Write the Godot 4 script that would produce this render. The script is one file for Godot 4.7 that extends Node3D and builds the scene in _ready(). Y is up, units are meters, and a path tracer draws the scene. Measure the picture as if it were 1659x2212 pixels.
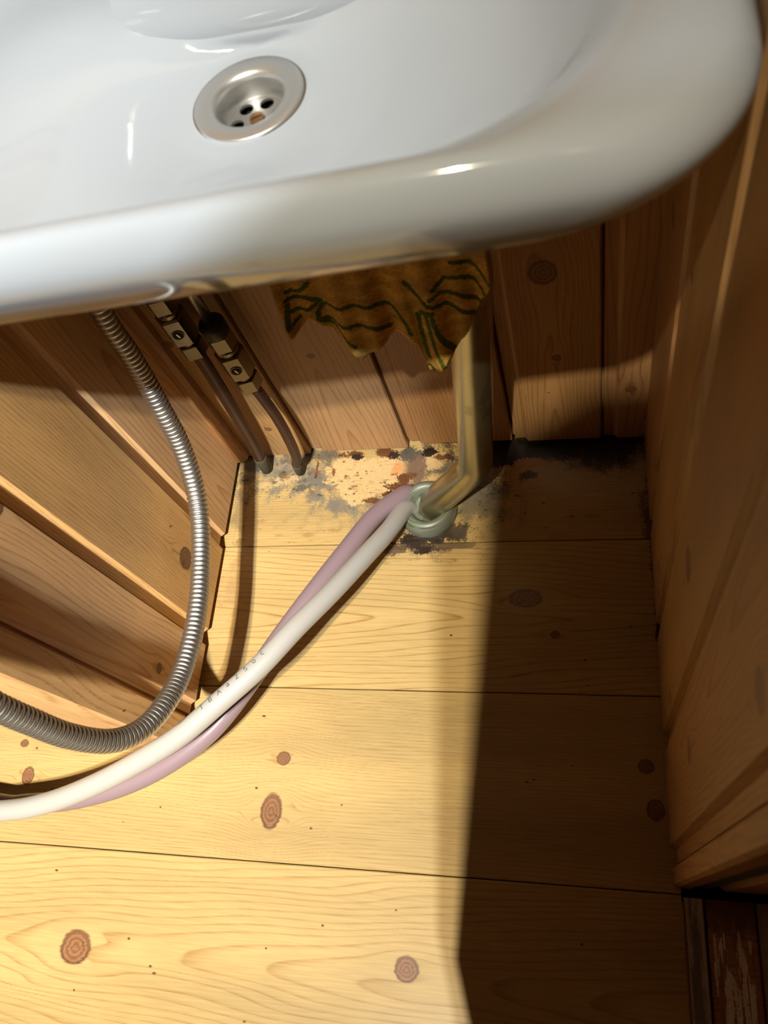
extends Node3D
# A small pine-panelled washroom corner: basin above, pipes and hoses below, damaged floor behind the drain pipe.
# Metres, y up. Floor top is y = 0, back wall face z = -0.463, partition face x = -0.4, right wall face x = 0.06.

var rng := RandomNumberGenerator.new()
var M := {}

# ------------------------------------------------------------------ helpers
func mat(color: Color, rough := 0.6, metal := 0.0, spec := 0.5) -> StandardMaterial3D:
	var m := StandardMaterial3D.new()
	m.albedo_color = color
	m.roughness = rough
	m.metallic = metal
	m.metallic_specular = spec
	return m

func tex_mat(img: Image, rough := 0.5, spec := 0.5) -> StandardMaterial3D:
	var m := mat(Color.WHITE, rough, 0.0, spec)
	m.albedo_texture = ImageTexture.create_from_image(img)
	return m

func start(smooth := true) -> SurfaceTool:
	var st := SurfaceTool.new()
	st.begin(Mesh.PRIMITIVE_TRIANGLES)
	st.set_smooth_group(0 if smooth else -1)
	return st

func obj(called: String, mesh: Mesh, m: Material, parent: Node = self) -> MeshInstance3D:
	var o := MeshInstance3D.new()
	o.name = called
	o.mesh = mesh
	o.material_override = m
	parent.add_child(o, true)
	return o

func done(st: SurfaceTool) -> ArrayMesh:
	st.generate_normals()
	return st.commit()

func thing(called: String, label := "", category := "", at := Vector3.ZERO, group := "") -> Node3D:
	var o := Node3D.new()
	o.name = called
	add_child(o, true)
	o.position = at
	if label: o.set_meta("label", label)
	if category: o.set_meta("category", category)
	if group: o.set_meta("group", group)
	return o

func struct_node(called: String, label := "") -> Node3D:
	var o := Node3D.new()
	o.name = called
	add_child(o, true)
	o.set_meta("kind", "structure")
	if label: o.set_meta("label", label)
	return o

func quad(st: SurfaceTool, p: Array, uv: Array, n: Vector3) -> void:
	var g: Vector3 = (p[2] - p[0]).cross(p[1] - p[0])
	if g.length() < 1e-12:
		g = (p[3] - p[0]).cross(p[2] - p[0])
	var order := [0, 1, 2, 0, 2, 3] if g.dot(n) > 0.0 else [0, 2, 1, 0, 3, 2]
	for k in order:
		st.set_uv(uv[k])
		st.add_vertex(p[k])

# a profile in (w, d) swept from l0 to l1 along ldir; texture runs along the length
func board(prof: Array, o: Vector3, wd: Vector3, dd: Vector3, ld: Vector3, l0: float, l1: float, uvo: Vector2, uvs: Vector2, cut := 0.0) -> ArrayMesh:
	var st := start(false)
	var n := prof.size()
	var mid := Vector2.ZERO
	for p in prof: mid += p / n
	for i in n:
		var a: Vector2 = prof[i]
		var b: Vector2 = prof[(i + 1) % n]
		var e := b - a
		var nn := Vector2(e.y, -e.x)
		if nn.dot((a + b) / 2 - mid) < 0: nn = -nn
		var nw := wd * nn.x + dd * nn.y
		var pa := o + wd * a.x + dd * a.y
		var pb := o + wd * b.x + dd * b.y
		var la := l0 + cut * sin(a.x * 37.0)
		var lb := l0 + cut * sin(b.x * 37.0)
		var ua := (a.x + absf(a.y) * 0.2) 
		var ub := (b.x + absf(b.y) * 0.2)
		quad(st, [pa + ld * la, pb + ld * lb, pb + ld * l1, pa + ld * l1],
			[Vector2(la, ua) * uvs + uvo, Vector2(lb, ub) * uvs + uvo, Vector2(l1, ub) * uvs + uvo, Vector2(l1, ua) * uvs + uvo], nw)
	var idx := Geometry2D.triangulate_polygon(PackedVector2Array(prof))
	for l in [l0, l1]:
		var nrm := ld * (-1.0 if l == l0 else 1.0)
		for t in idx.size() / 3:
			var q := []
			var w := []
			for k in 3:
				var p: Vector2 = prof[idx[t * 3 + k]]
				q.append(o + wd * p.x + dd * p.y + ld * (l + (cut * sin(p.x * 37.0) if l == l0 else 0.0)))
				w.append(Vector2(l + p.y * 0.3, p.x) * uvs + uvo)
			q.append(q[2]); w.append(w[2])
			quad(st, q, w, nrm)
	return done(st)

func rbox(size: Vector3, c := 0.002) -> ArrayMesh:   # a box with chamfered edges, centred
	var st := start(false)
	var h := size / 2
	c = minf(c, minf(h.x, minf(h.y, h.z)) * 0.9)
	for ax in 3:
		for s in [-1.0, 1.0]:
			var n := Vector3.ZERO; n[ax] = s
			var u := (ax + 1) % 3
			var v := (ax + 2) % 3
			var q := []
			var w := []
			for k in [[-1, -1], [1, -1], [1, 1], [-1, 1]]:
				var p := Vector3.ZERO
				p[ax] = s * h[ax]; p[u] = k[0] * (h[u] - c); p[v] = k[1] * (h[v] - c)
				q.append(p); w.append(Vector2(p[u], p[v]))
			quad(st, q, w, n)
	for ax in 3:
		var u := (ax + 1) % 3
		var v := (ax + 2) % 3
		for su in [-1.0, 1.0]:
			for sv in [-1.0, 1.0]:
				var n := Vector3.ZERO; n[u] = su; n[v] = sv
				var q := []
				var w := []
				for k in [[-1, 0], [1, 0], [1, 1], [-1, 1]]:
					var p := Vector3.ZERO
					p[ax] = k[0] * (h[ax] - c)
					p[u] = su * (h[u] - (c if k[1] == 1 else 0.0))
					p[v] = sv * (h[v] - (0.0 if k[1] == 1 else c))
					q.append(p); w.append(Vector2(p[ax], p[u]))
				quad(st, q, w, n)
	for sx in [-1.0, 1.0]:
		for sy in [-1.0, 1.0]:
			for sz in [-1.0, 1.0]:
				var a := Vector3(sx * h.x, sy * (h.y - c), sz * (h.z - c))
				var b := Vector3(sx * (h.x - c), sy * h.y, sz * (h.z - c))
				var d := Vector3(sx * (h.x - c), sy * (h.y - c), sz * h.z)
				quad(st, [a, b, d, d], [Vector2.ZERO, Vector2.ZERO, Vector2.ZERO, Vector2.ZERO], Vector3(sx, sy, sz))
	return done(st)

func rings_mesh(st: SurfaceTool, rings: Array, uvs: Array, cap0 := false, cap1 := false, flip := false) -> void:
	var n: int = rings[0].size()
	for i in rings.size() - 1:
		for j in n:
			var k := (j + 1) % n
			var p := [rings[i][j], rings[i + 1][j], rings[i + 1][k], rings[i][k]]
			var t := [Vector2(uvs[i], float(j) / n), Vector2(uvs[i + 1], float(j) / n), Vector2(uvs[i + 1], float(j + 1) / n), Vector2(uvs[i], float(j + 1) / n)]
			for q in ([0, 2, 1, 0, 3, 2] if flip else [0, 1, 2, 0, 2, 3]):
				st.set_uv(t[q]); st.add_vertex(p[q])
	for e in [[cap0, 0], [cap1, rings.size() - 1]]:
		if e[0]:
			var r: Array = rings[e[1]]
			var c := Vector3.ZERO
			for p in r: c += p / n
			for j in n:
				var k := (j + 1) % n
				var tri := [c, r[j], r[k]] if ((e[1] == 0) != flip) else [c, r[k], r[j]]
				for p in tri:
					st.set_uv(Vector2.ZERO); st.add_vertex(p)

func curve(pts: Array, step: float) -> PackedVector3Array:   # smooth points through pts
	var c := Curve3D.new()
	c.bake_interval = step
	for i in pts.size():
		var a: Vector3 = pts[maxi(i - 1, 0)]
		var b: Vector3 = pts[mini(i + 1, pts.size() - 1)]
		var t := (b - a) / 6.0
		c.add_point(pts[i], -t, t)
	return c.tessellate_even_length(6, step)

func resample(pts: PackedVector3Array, step: float) -> PackedVector3Array:
	var out := PackedVector3Array([pts[0]])
	var left := step
	for i in pts.size() - 1:
		var a := pts[i]
		var b := pts[i + 1]
		var l := a.distance_to(b)
		while l >= left:
			a = a + (b - a) * (left / l)
			l -= left
			out.append(a)
			left = step
		left -= l
	return out

func tube_rings(path: PackedVector3Array, radius: Callable, seg: int) -> Array:
	var rings := []
	var up := Vector3(0.3, 0.2, 1).normalized()
	var s := 0.0
	for i in path.size():
		var t := (path[mini(i + 1, path.size() - 1)] - path[maxi(i - 1, 0)]).normalized()
		var a := (up - t * up.dot(t)).normalized()
		up = a
		var b := t.cross(a)
		if i: s += path[i].distance_to(path[i - 1])
		var r: float = radius.call(s)
		var ring := []
		for j in seg:
			var w := TAU * j / seg
			ring.append(path[i] + (a * cos(w) + b * sin(w)) * r)
		rings.append(ring)
	return rings

func tube(path: PackedVector3Array, radius: Callable, seg := 20, caps := true) -> ArrayMesh:
	var st := start()
	var uvs := []
	var s := 0.0
	for i in path.size():
		if i: s += path[i].distance_to(path[i - 1])
		uvs.append(s)
	rings_mesh(st, tube_rings(path, radius, seg), uvs, caps, caps)
	return done(st)

func lathe(prof: Array, seg := 40, at := Vector3.ZERO, basis := Basis(), closed := false) -> ArrayMesh:   # prof: (radius, height)
	var st := start()
	var rings := []
	var uvs := []
	for p in prof:
		var ring := []
		for j in seg:
			var w := TAU * j / seg
			ring.append(at + basis * Vector3(cos(w) * p.x, p.y, -sin(w) * p.x))
		rings.append(ring)
		uvs.append(float(uvs.size()) / prof.size())
	rings_mesh(st, rings, uvs, closed, closed)
	return done(st)

func prism(seg: int, r: float, y0: float, y1: float, cham: float, at: Vector3, turn := 0.0) -> ArrayMesh:   # hexagon nut and the like
	var st := start(false)
	var rings := []
	for p in [Vector2(r - cham, y0), Vector2(r, y0 + cham), Vector2(r, y1 - cham), Vector2(r - cham, y1)]:
		var ring := []
		for j in seg:
			var w := TAU * j / seg + turn
			ring.append(at + Vector3(cos(w) * p.x, p.y, -sin(w) * p.x))
		rings.append(ring)
	rings_mesh(st, rings, [0.0, 0.1, 0.9, 1.0], true, true)
	return done(st)

# ------------------------------------------------------------------ wood
func noise_img(w: int, h: int, stretch: int, freq: float, sd: int, oct := 3) -> PackedByteArray:
	var n := FastNoiseLite.new()
	n.seed = sd
	n.noise_type = FastNoiseLite.TYPE_SIMPLEX_SMOOTH
	n.frequency = freq
	n.fractal_octaves = oct
	var im := n.get_image(maxi(w / stretch, 8), h)
	im.resize(w, h, Image.INTERPOLATE_CUBIC)
	im.convert(Image.FORMAT_L8)
	return im.get_data()

# knots: [x, v, rx, rv] in mm. o: light, dark, knot colours; period (mm), vc (heart line mm), slope (rings per mm), amp
func wood(w: int, h: int, mm: float, sd: int, knots: Array, o := {}) -> Image:
	var light: Color = o.get("light", Color8(176, 147, 97))
	var dark: Color = o.get("dark", Color8(136, 97, 51))
	var kcol: Color = o.get("knot", Color8(128, 88, 60))
	var period: float = o.get("period", 5.0)
	var vc: float = o.get("vc", h * mm * 0.5)
	var slope: float = o.get("slope", 0.004)
	var flat: float = o.get("flat", 12.0)
	var amp: float = o.get("amp", 7.0)
	var strength: float = o.get("strength", 0.8)
	var t0: float = o.get("start", 0.45)
	var warp := noise_img(w, h, 8, 0.012, sd, 2)
	var fine := noise_img(w, h, 24, 0.22, sd + 1, 2)
	var tone := noise_img(w, h, 6, 0.006, sd + 2, 2)
	var fleck := noise_img(w, h, 12, 0.13, sd + 3, 2)
	var data := PackedByteArray()
	data.resize(w * h * 3)
	var ks := PackedFloat32Array()
	for k in knots: ks.append_array(PackedFloat32Array(k))
	var nk := knots.size()
	var lr := light.r; var lg := light.g; var lb := light.b
	var dr := dark.r - lr; var dg := dark.g - lg; var db := dark.b - lb
	var i := 0
	for y in h:
		var v0 := y * mm
		for x in w:
			var px := x * mm
			var wv := warp[i] / 255.0 - 0.5
			var v := v0 + wv * amp
			var kin := 9.0
			var kang := 0.0
			for k in nk:
				var dx := (px - ks[k * 4]) / ks[k * 4 + 2]
				if absf(dx) > 7.0: continue
				var dy := v0 - ks[k * 4 + 1]
				var q := dx * dx + (dy * dy) / (ks[k * 4 + 3] * ks[k * 4 + 3])
				if q < kin and q < 2.2:
					kin = q
					kang = atan2(dy, dx)
				q = dx * dx * 0.12 + (dy * dy) / (ks[k * 4 + 3] * ks[k * 4 + 3])
				var fade := 1.0 - dx * dx / 49.0
				v -= dy / maxf(q, 0.75) * 0.95 * fade * fade
			var dv := v - vc
			var ph := sqrt(dv * dv + flat * flat) / period + px * slope + wv * 0.5
			var t := ph - floorf(ph)
			var late := 0.0
			if t > t0: late = (t - t0) / (0.92 - t0) if t < 0.92 else (1.0 - t) * 12.5
			late *= late * strength * (0.55 + 0.9 * (fleck[i] / 255.0 - 0.2))
			var s := 1.0 + (fine[i] / 255.0 - 0.5) * 0.10 + (tone[i] / 255.0 - 0.5) * 0.13
			var r := lr + dr * late
			var g := lg + dg * late
			var b := lb + db * late
			if kin < 1.6:
				var rr := sqrt(kin) + (fleck[i] / 255.0 - 0.5) * 0.16 + sin(kang * 9.0) * 0.02
				var f := clampf((1.12 - rr) * 5.0, 0.0, 1.0)
				var ring := 0.5 + 0.5 * sin(rr * 20.0 + sin(kang * 3.0))
				var crack := 0.72 if absf(sin(kang * 2.5 + sd)) < 0.06 and rr < 0.8 else 1.0
				var edge := 0.72 if rr > 0.9 and rr < 1.08 else 1.0
				var z := (0.86 + 0.25 * ring) * crack * edge
				r = lerpf(r, kcol.r * z, f)
				g = lerpf(g, kcol.g * z, f)
				b = lerpf(b, kcol.b * z, f)
			data[i * 3] = clampi(int(r * s * 255.0), 0, 255)
			data[i * 3 + 1] = clampi(int(g * s * 255.0), 0, 255)
			data[i * 3 + 2] = clampi(int(b * s * 252.0), 0, 255)
			i += 1
	return Image.create_from_data(w, h, false, Image.FORMAT_RGB8, data)

# stains: [x, z, rx, rz, colour, strength, raggedness], in metres; the picture covers x0.., z0.. at ppm pixels a metre
func stain(im: Image, x0: float, z0: float, ppm: float, list: Array, sd: int) -> void:
	var w := im.get_width()
	var h := im.get_height()
	var a := noise_img(w, h, 1, 0.022, sd, 5)
	var b := noise_img(w, h, 1, 0.15, sd + 1, 3)
	var data := im.get_data()
	for s in list:
		var cx: float = (s[0] - x0) * ppm
		var cy: float = (s[1] - z0) * ppm
		var rx: float = s[2] * ppm
		var ry: float = s[3] * ppm
		var c: Color = s[4]
		var rag: float = s[6]
		var sharp: float = s[7] if s.size() > 7 else 3.0
		for y in range(maxi(int(cy - ry * 2.6), 0), mini(int(cy + ry * 2.6), h)):
			for x in range(maxi(int(cx - rx * 2.6), 0), mini(int(cx + rx * 2.6), w)):
				var i := y * w + x
				var dx := (x - cx) / rx
				var dy := (y - cy) / ry
				var m := 1.0 - sqrt(dx * dx + dy * dy) + ((a[i] / 255.0 - 0.5) * 1.6 + (b[i] / 255.0 - 0.5) * 1.1) * rag
				if m <= 0.0: continue
				m = minf(m * sharp, 1.0) * s[5]
				var z := 0.92 + 0.16 * (b[i] / 255.0)
				data[i * 3] = clampi(int(lerpf(data[i * 3], c.r * 255.0 * z, m)), 0, 255)
				data[i * 3 + 1] = clampi(int(lerpf(data[i * 3 + 1], c.g * 255.0 * z, m)), 0, 255)
				data[i * 3 + 2] = clampi(int(lerpf(data[i * 3 + 2], c.b * 255.0 * z, m)), 0, 255)
	im.set_data(w, h, false, Image.FORMAT_RGB8, data)

# ------------------------------------------------------------------ the scene
func _ready() -> void:
	rng.seed = 7
	var cam := Camera3D.new()
	cam.name = "camera"
	add_child(cam)
	cam.transform = Transform3D(Basis(Vector3(0.97053163, -0.22791403, -0.07825307), Vector3(0.02762123, 0.42781317, -0.90344505), Vector3(0.2393855, 0.87466055, 0.42150148)).orthonormalized(), Vector3(0, 0.8, 0))
	cam.near = 0.02
	cam.far = 20.0
	cam.fov = 63.405
	var at := CameraAttributesPhysical.new()
	at.frustum_focal_length = 19.424
	at.frustum_focus_distance = 0.82
	at.exposure_aperture = 6.5
	at.frustum_near = 0.02
	at.frustum_far = 20.0
	cam.attributes = at
	cam.current = true

	var env := Environment.new()
	env.background_mode = Environment.BG_COLOR
	env.background_color = Color.BLACK
	env.tonemap_mode = Environment.TONE_MAPPER_LINEAR
	env.tonemap_exposure = 1.0
	env.sdfgi_enabled = true
	env.ssao_enabled = true
	env.ssil_enabled = true
	var we := WorldEnvironment.new()
	we.name = "world_environment"
	we.environment = env
	add_child(we)

	# two bulbs of a spotlight bar on the ceiling, one cool white, one warm
	bulb_light("warm_bulb_light", Vector3(-0.11, 2.40, 0.815), Color(1.0, 0.90, 0.66), 8.0, 24.0)
	bulb_light("added_spot_light", Vector3(-0.08, 2.36, 0.838), Color(1.0, 0.95, 0.78), 3.6, 11.0, Vector3(-0.60, 0.0, -0.12))  # added spot, no such bulb known; brightens a pool on the left floor
	bulb_light("cool_bulb_light", Vector3(-0.05, 2.32, 0.860), Color(0.86, 0.94, 1.0), 8.2)

	make_floor()
	make_walls()
	make_doorway()
	make_washbasin()
	make_drain_pipe()
	make_supplies()
	make_hose()
	make_water_pipes()
	make_cloth()
	make_lamp()
	make_shadow_blocker()

func bulb_light(called: String, p: Vector3, c: Color, e: float, angle := 18.0, to := Vector3(-0.60, 0.0, -0.30)) -> void:
	var l := SpotLight3D.new()
	l.name = called
	add_child(l)
	l.position = p
	l.look_at(to, Vector3.UP)
	l.light_color = c.linear_to_srgb()
	l.light_energy = e
	l.light_size = 0.018
	l.spot_range = 8.0
	l.spot_attenuation = 2.0
	l.spot_angle = angle
	l.spot_angle_attenuation = 1.0
	l.shadow_enabled = true

func make_floor() -> void:
	var f := struct_node("floor", "pine plank floor with grey mould and rotten patches by the back wall")
	var x0 := -0.66
	var x1 := 0.0665
	var ppm := 2000.0
	var wpx := int((x1 - x0) * ppm)
	var lines := [-0.480, -0.3475, -0.1885, -0.0225, 0.1425]
	var mm := 1000.0 / ppm
	var P := [   # knots as x (mm from x0), v (mm from the plank's far edge), radii
		[[160.0, 100.0, 2.5, 2.0], [590.0, 60.0, 2.0, 2.0]],
		[[596.0, 62.7, 16.0, 9.5], [625.0, 100.2, 4.5, 4.0], [24.0, 150.0, 4.0, 3.5]],
		[[354.0, 120.5, 10.5, 16.0], [360.0, 70.6, 7.0, 6.5], [77.0, 100.2, 7.0, 9.0], [63.0, 67.2, 5.0, 4.0], [703.6, 62.9, 7.0, 6.0], [710.0, 99.9, 7.5, 9.0]],
		[[174.7, 86.8, 15.5, 14.5], [496.4, 75.8, 10.5, 10.0]],
	]
	var O := [
		{"period": 3.4, "vc": 260.0, "slope": 0.003, "flat": 4.0, "strength": 0.75, "amp": 5.0, "start": 0.72},
		{"period": 6.0, "vc": 84.0, "slope": 0.010, "flat": 9.0, "strength": 0.95, "amp": 9.0, "start": 0.7},
		{"period": 3.2, "vc": 190.0, "slope": 0.002, "flat": 12.0, "strength": 0.6, "amp": 9.0, "start": 0.65},
		{"period": 5.4, "vc": 84.0, "slope": -0.011, "flat": 22.0, "strength": 0.6, "amp": 12.0, "start": 0.55},
	]
	for i in 4:
		var z0: float = lines[i]
		var z1: float = lines[i + 1]
		var hpx := int((z1 - z0) * ppm)
		var im := wood(wpx, hpx, mm, 11 + i * 10, P[i], O[i])
		if i == 0: stain(im, x0, z0, ppm, stains_far(), 5)
		if i == 1: stain(im, x0, z0, ppm, stains_near(), 15)
		var specks := []
		for k in 14:
			var r := rng.randf_range(0.0006, 0.0013)
			specks.append([rng.randf_range(x0, x1), rng.randf_range(z0, z1), r * rng.randf_range(1.0, 2.2), r, Color8(70, 45, 20), 0.8, 0.2, 4.0])
		stain(im, x0, z0, ppm, specks, 25 + i)
		var m := tex_mat(im, 0.36, 0.45)
		plank(f, z0, z1, m, x0, x1, float(im.get_width()) / ppm)
	var spare := tex_mat(wood(512, 330, 1.0, 91, [[120, 60, 9, 8], [380, 100, 8, 8]], {"vc": 60.0, "period": 5.0}), 0.36, 0.45)
	var z := 0.1425
	while z < 2.2:
		plank(f, z, z + 0.165, spare, x0, x1, 0.6)
		z += 0.165
	var under := rbox(Vector3(3.0, 0.03, 3.2), 0.001)
	var u := obj("subfloor", under, mat(Color8(60, 42, 28), 0.9), f)
	u.position = Vector3(-0.4, -0.045, 0.9)

func plank(f: Node3D, z0: float, z1: float, m: Material, x0: float, x1: float, tl: float) -> void:
	var g := 0.0004
	var c := 0.0009
	var prof := [Vector2(g, -0.024), Vector2(g, -c), Vector2(g + c, 0), Vector2(z1 - z0 - g - c, 0), Vector2(z1 - z0 - g, -c), Vector2(z1 - z0 - g, -0.024)]
	var mesh := board(prof, Vector3(x0, 0, z0), Vector3(0, 0, 1), Vector3(0, 1, 0), Vector3(1, 0, 0), -0.9, x1 - x0, Vector2.ZERO, Vector2(1.0 / tl, 1.0 / (z1 - z0)))
	obj("floor_plank", mesh, m, f)

func stains_far() -> Array:
	var grey := Color8(108, 101, 93)
	var dgrey := Color8(76, 69, 61)
	var pale := Color8(190, 160, 112)
	var brown := Color8(92, 54, 30)
	var dark := Color8(38, 27, 21)
	var s := []
	# grey mould along the wall, round the pipes and below the pale patch: wide faint veils, then denser cores
	s += [[-0.33, -0.445, 0.10, 0.040, grey, 0.55, 0.7, 1.4], [-0.25, -0.41, 0.09, 0.045, Color8(120, 106, 86), 0.5, 0.8, 1.3], [-0.205, -0.39, 0.05, 0.03, grey, 0.6, 0.7, 1.4]]
	s += [[-0.372, -0.452, 0.045, 0.018, grey, 0.8, 0.6, 1.8], [-0.33, -0.43, 0.05, 0.018, grey, 0.8, 0.8, 1.8], [-0.295, -0.428, 0.026, 0.028, grey, 0.75, 0.7, 1.8]]
	s += [[-0.275, -0.400, 0.040, 0.014, grey, 0.8, 0.8, 1.8], [-0.240, -0.383, 0.035, 0.014, grey, 0.75, 0.8, 1.7], [-0.215, -0.395, 0.03, 0.026, Color8(116, 102, 88), 0.8, 0.7, 1.8]]
	s += [[-0.31, -0.46, 0.05, 0.012, dgrey, 0.6, 0.8, 2.0], [-0.385, -0.44, 0.02, 0.03, dgrey, 0.5, 0.8, 1.8], [-0.19, -0.44, 0.028, 0.03, Color8(104, 84, 68), 0.85, 0.6, 2.0]]
	s += [[-0.115, -0.400, 0.040, 0.032, Color8(104, 97, 87), 0.9, 0.5, 1.8], [-0.105, -0.383, 0.045, 0.026, Color8(118, 103, 76), 0.6, 0.8, 1.4], [-0.13, -0.43, 0.05, 0.03, dgrey, 0.8, 0.5, 2.0]]
	# pale bare wood where the surface has flaked off
	s += [[-0.365, -0.425, 0.012, 0.006, pale, 0.7, 0.8], [-0.338, -0.43, 0.018, 0.008, pale, 0.8, 0.8, 6.0]]
	s += [[-0.262, -0.438, 0.034, 0.022, pale, 1.0, 0.35, 9.0], [-0.225, -0.441, 0.032, 0.018, pale, 1.0, 0.35, 9.0], [-0.252, -0.413, 0.026, 0.018, pale, 1.0, 0.4, 9.0], [-0.228, -0.424, 0.026, 0.018, pale, 1.0, 0.35, 9.0]]
	s += [[-0.172, -0.447, 0.018, 0.010, pale, 0.9, 0.6, 9.0], [-0.205, -0.44, 0.012, 0.010, Color8(196, 128, 78), 0.8, 0.7]]
	# rotten rims
	s += [[-0.262, -0.4605, 0.018, 0.0055, brown, 0.95, 0.8, 7.0], [-0.258, -0.457, 0.010, 0.004, dark, 1.0, 0.9, 9.0], [-0.222, -0.4605, 0.016, 0.006, brown, 0.95, 0.8, 7.0], [-0.213, -0.457, 0.008, 0.005, dark, 1.0, 0.8, 9.0]]
	s += [[-0.192, -0.455, 0.017, 0.012, dgrey, 0.95, 0.5, 5.0], [-0.186, -0.437, 0.011, 0.022, Color8(108, 84, 66), 0.95, 0.5, 5.0], [-0.172, -0.458, 0.009, 0.005, dark, 1.0, 0.6, 9.0], [-0.159, -0.452, 0.012, 0.006, brown, 0.9, 0.7, 8.0]]
	s += [[-0.198, -0.428, 0.011, 0.006, brown, 1.0, 0.9, 9.0], [-0.206, -0.417, 0.012, 0.0055, brown, 1.0, 0.9, 9.0], [-0.218, -0.407, 0.012, 0.0045, brown, 1.0, 0.9, 9.0], [-0.232, -0.4005, 0.010, 0.0035, brown, 0.9, 0.9, 9.0], [-0.212, -0.409, 0.005, 0.003, dark, 0.9, 0.9, 9.0]]
	s += [[-0.3035, -0.448, 0.0016, 0.016, brown, 0.9, 0.9, 6.0], [-0.283, -0.4375, 0.003, 0.006, brown, 0.8, 0.8, 6.0], [-0.345, -0.437, 0.005, 0.004, Color8(82, 74, 62), 0.8, 0.8, 6.0], [-0.318, -0.420, 0.012, 0.004, Color8(84, 80, 66), 0.7, 0.9, 5.0]]
	# black band to the right of the drain pipe, with one pale flake
	s += [[-0.05, -0.460, 0.13, 0.022, Color8(30, 21, 15), 0.95, 0.35, 2.5], [0.02, -0.452, 0.06, 0.030, Color8(40, 27, 18), 0.85, 0.4, 2.0], [-0.085, -0.447, 0.03, 0.012, dark, 1.0, 0.4, 5.0]]
	s += [[-0.061, -0.4395, 0.018, 0.0075, Color8(176, 128, 82), 1.0, 0.55, 9.0], [-0.062, -0.424, 0.012, 0.006, dark, 0.75, 0.6, 4.0]]
	# fine brown veins on the pale wood
	for k in 36: s.append([rng.randf_range(-0.29, -0.205), rng.randf_range(-0.452, -0.40), rng.randf_range(0.002, 0.009), 0.0006, Color8(160, 112, 64), 0.6, 1.0, 3.0])
	for k in 40: s.append([rng.randf_range(-0.295, -0.20), rng.randf_range(-0.458, -0.40), rng.randf_range(0.0008, 0.002), rng.randf_range(0.0006, 0.0015), Color8(120, 82, 48), 0.7, 1.0, 4.0])
	# rot in front of the floor collar
	s += [[-0.165, -0.358, 0.046, 0.020, Color8(104, 88, 68), 0.7, 0.9, 1.6], [-0.172, -0.353, 0.036, 0.012, Color8(42, 32, 27), 0.95, 0.9, 2.2], [-0.138, -0.360, 0.022, 0.014, Color8(58, 48, 40), 0.9, 0.9, 1.8], [-0.19, -0.35, 0.014, 0.008, dark, 0.9, 0.8, 3.0]]
	s += [[0.06, -0.37, 0.010, 0.05, Color8(60, 40, 26), 0.6, 0.7, 2.0], [-0.39, -0.40, 0.012, 0.05, Color8(110, 92, 66), 0.5, 0.7, 2.0], [-0.28, -0.365, 0.012, 0.003, Color8(150, 112, 66), 0.6, 0.9]]
	for k in 40:
		var r := rng.randf_range(0.001, 0.0032)
		s.append([rng.randf_range(-0.40, -0.28), rng.randf_range(-0.46, -0.40), r * 1.6, r, [Color8(84, 76, 64), Color8(150, 132, 106), Color8(120, 90, 60)][k % 3], 0.7, 1.4, 3.0])
	for k in 260:
		var c := Vector2(-0.17, -0.36) if k % 3 == 0 else (Vector2(-0.11, -0.395) if k % 3 == 1 else Vector2(-0.29, -0.425))
		var e := Vector2(rng.randfn(0.0, 1.0) * (0.06 if k % 3 == 2 else 0.03), rng.randfn(0.0, 1.0) * 0.016)
		var r := rng.randf_range(0.0004, 0.0012)
		s.append([c.x + e.x, c.y + e.y, r * rng.randf_range(1.0, 3.0), r, Color8(62, 50, 40), rng.randf_range(0.3, 0.8), 1.0, 3.0])
	for k in 50:
		var r := rng.randf_range(0.001, 0.004)
		s.append([rng.randf_range(-0.39, 0.05), rng.randf_range(-0.39, -0.35), r * 2.4, r * 0.5, Color8(128, 98, 62), 0.35, 1.5, 1.5])
	return s

func stains_near() -> Array:
	var dark := Color8(46, 34, 28)
	var s := [[-0.175, -0.345, 0.050, 0.014, Color8(110, 92, 66), 0.6, 0.9, 1.6], [-0.178, -0.346, 0.030, 0.008, dark, 0.95, 0.8, 2.5], [-0.172, -0.3405, 0.011, 0.006, dark, 1.0, 0.6, 5.0], [-0.20, -0.341, 0.014, 0.008, Color8(84, 66, 50), 0.8, 0.7, 3.0], [-0.14, -0.345, 0.024, 0.006, Color8(90, 74, 56), 0.75, 0.7, 3.0]]
	s += [[0.0625, -0.26, 0.004, 0.035, Color8(38, 24, 16), 0.85, 0.7, 3.0], [0.062, -0.32, 0.005, 0.03, Color8(70, 46, 30), 0.7, 0.7, 2.0]]
	s += [[-0.384, -0.30, 0.012, 0.04, Color8(150, 118, 78), 0.5, 0.9, 2.0], [-0.375, -0.255, 0.006, 0.02, Color8(140, 108, 70), 0.5, 0.9, 2.0]]
	for k in 26:
		var r := rng.randf_range(0.001, 0.0035)
		s.append([rng.randf_range(-0.22, -0.09), rng.randf_range(-0.347, -0.325), r * 2.4, r * 0.6, Color8(128, 104, 66), 0.4, 1.5, 1.5])
	return s

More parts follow.
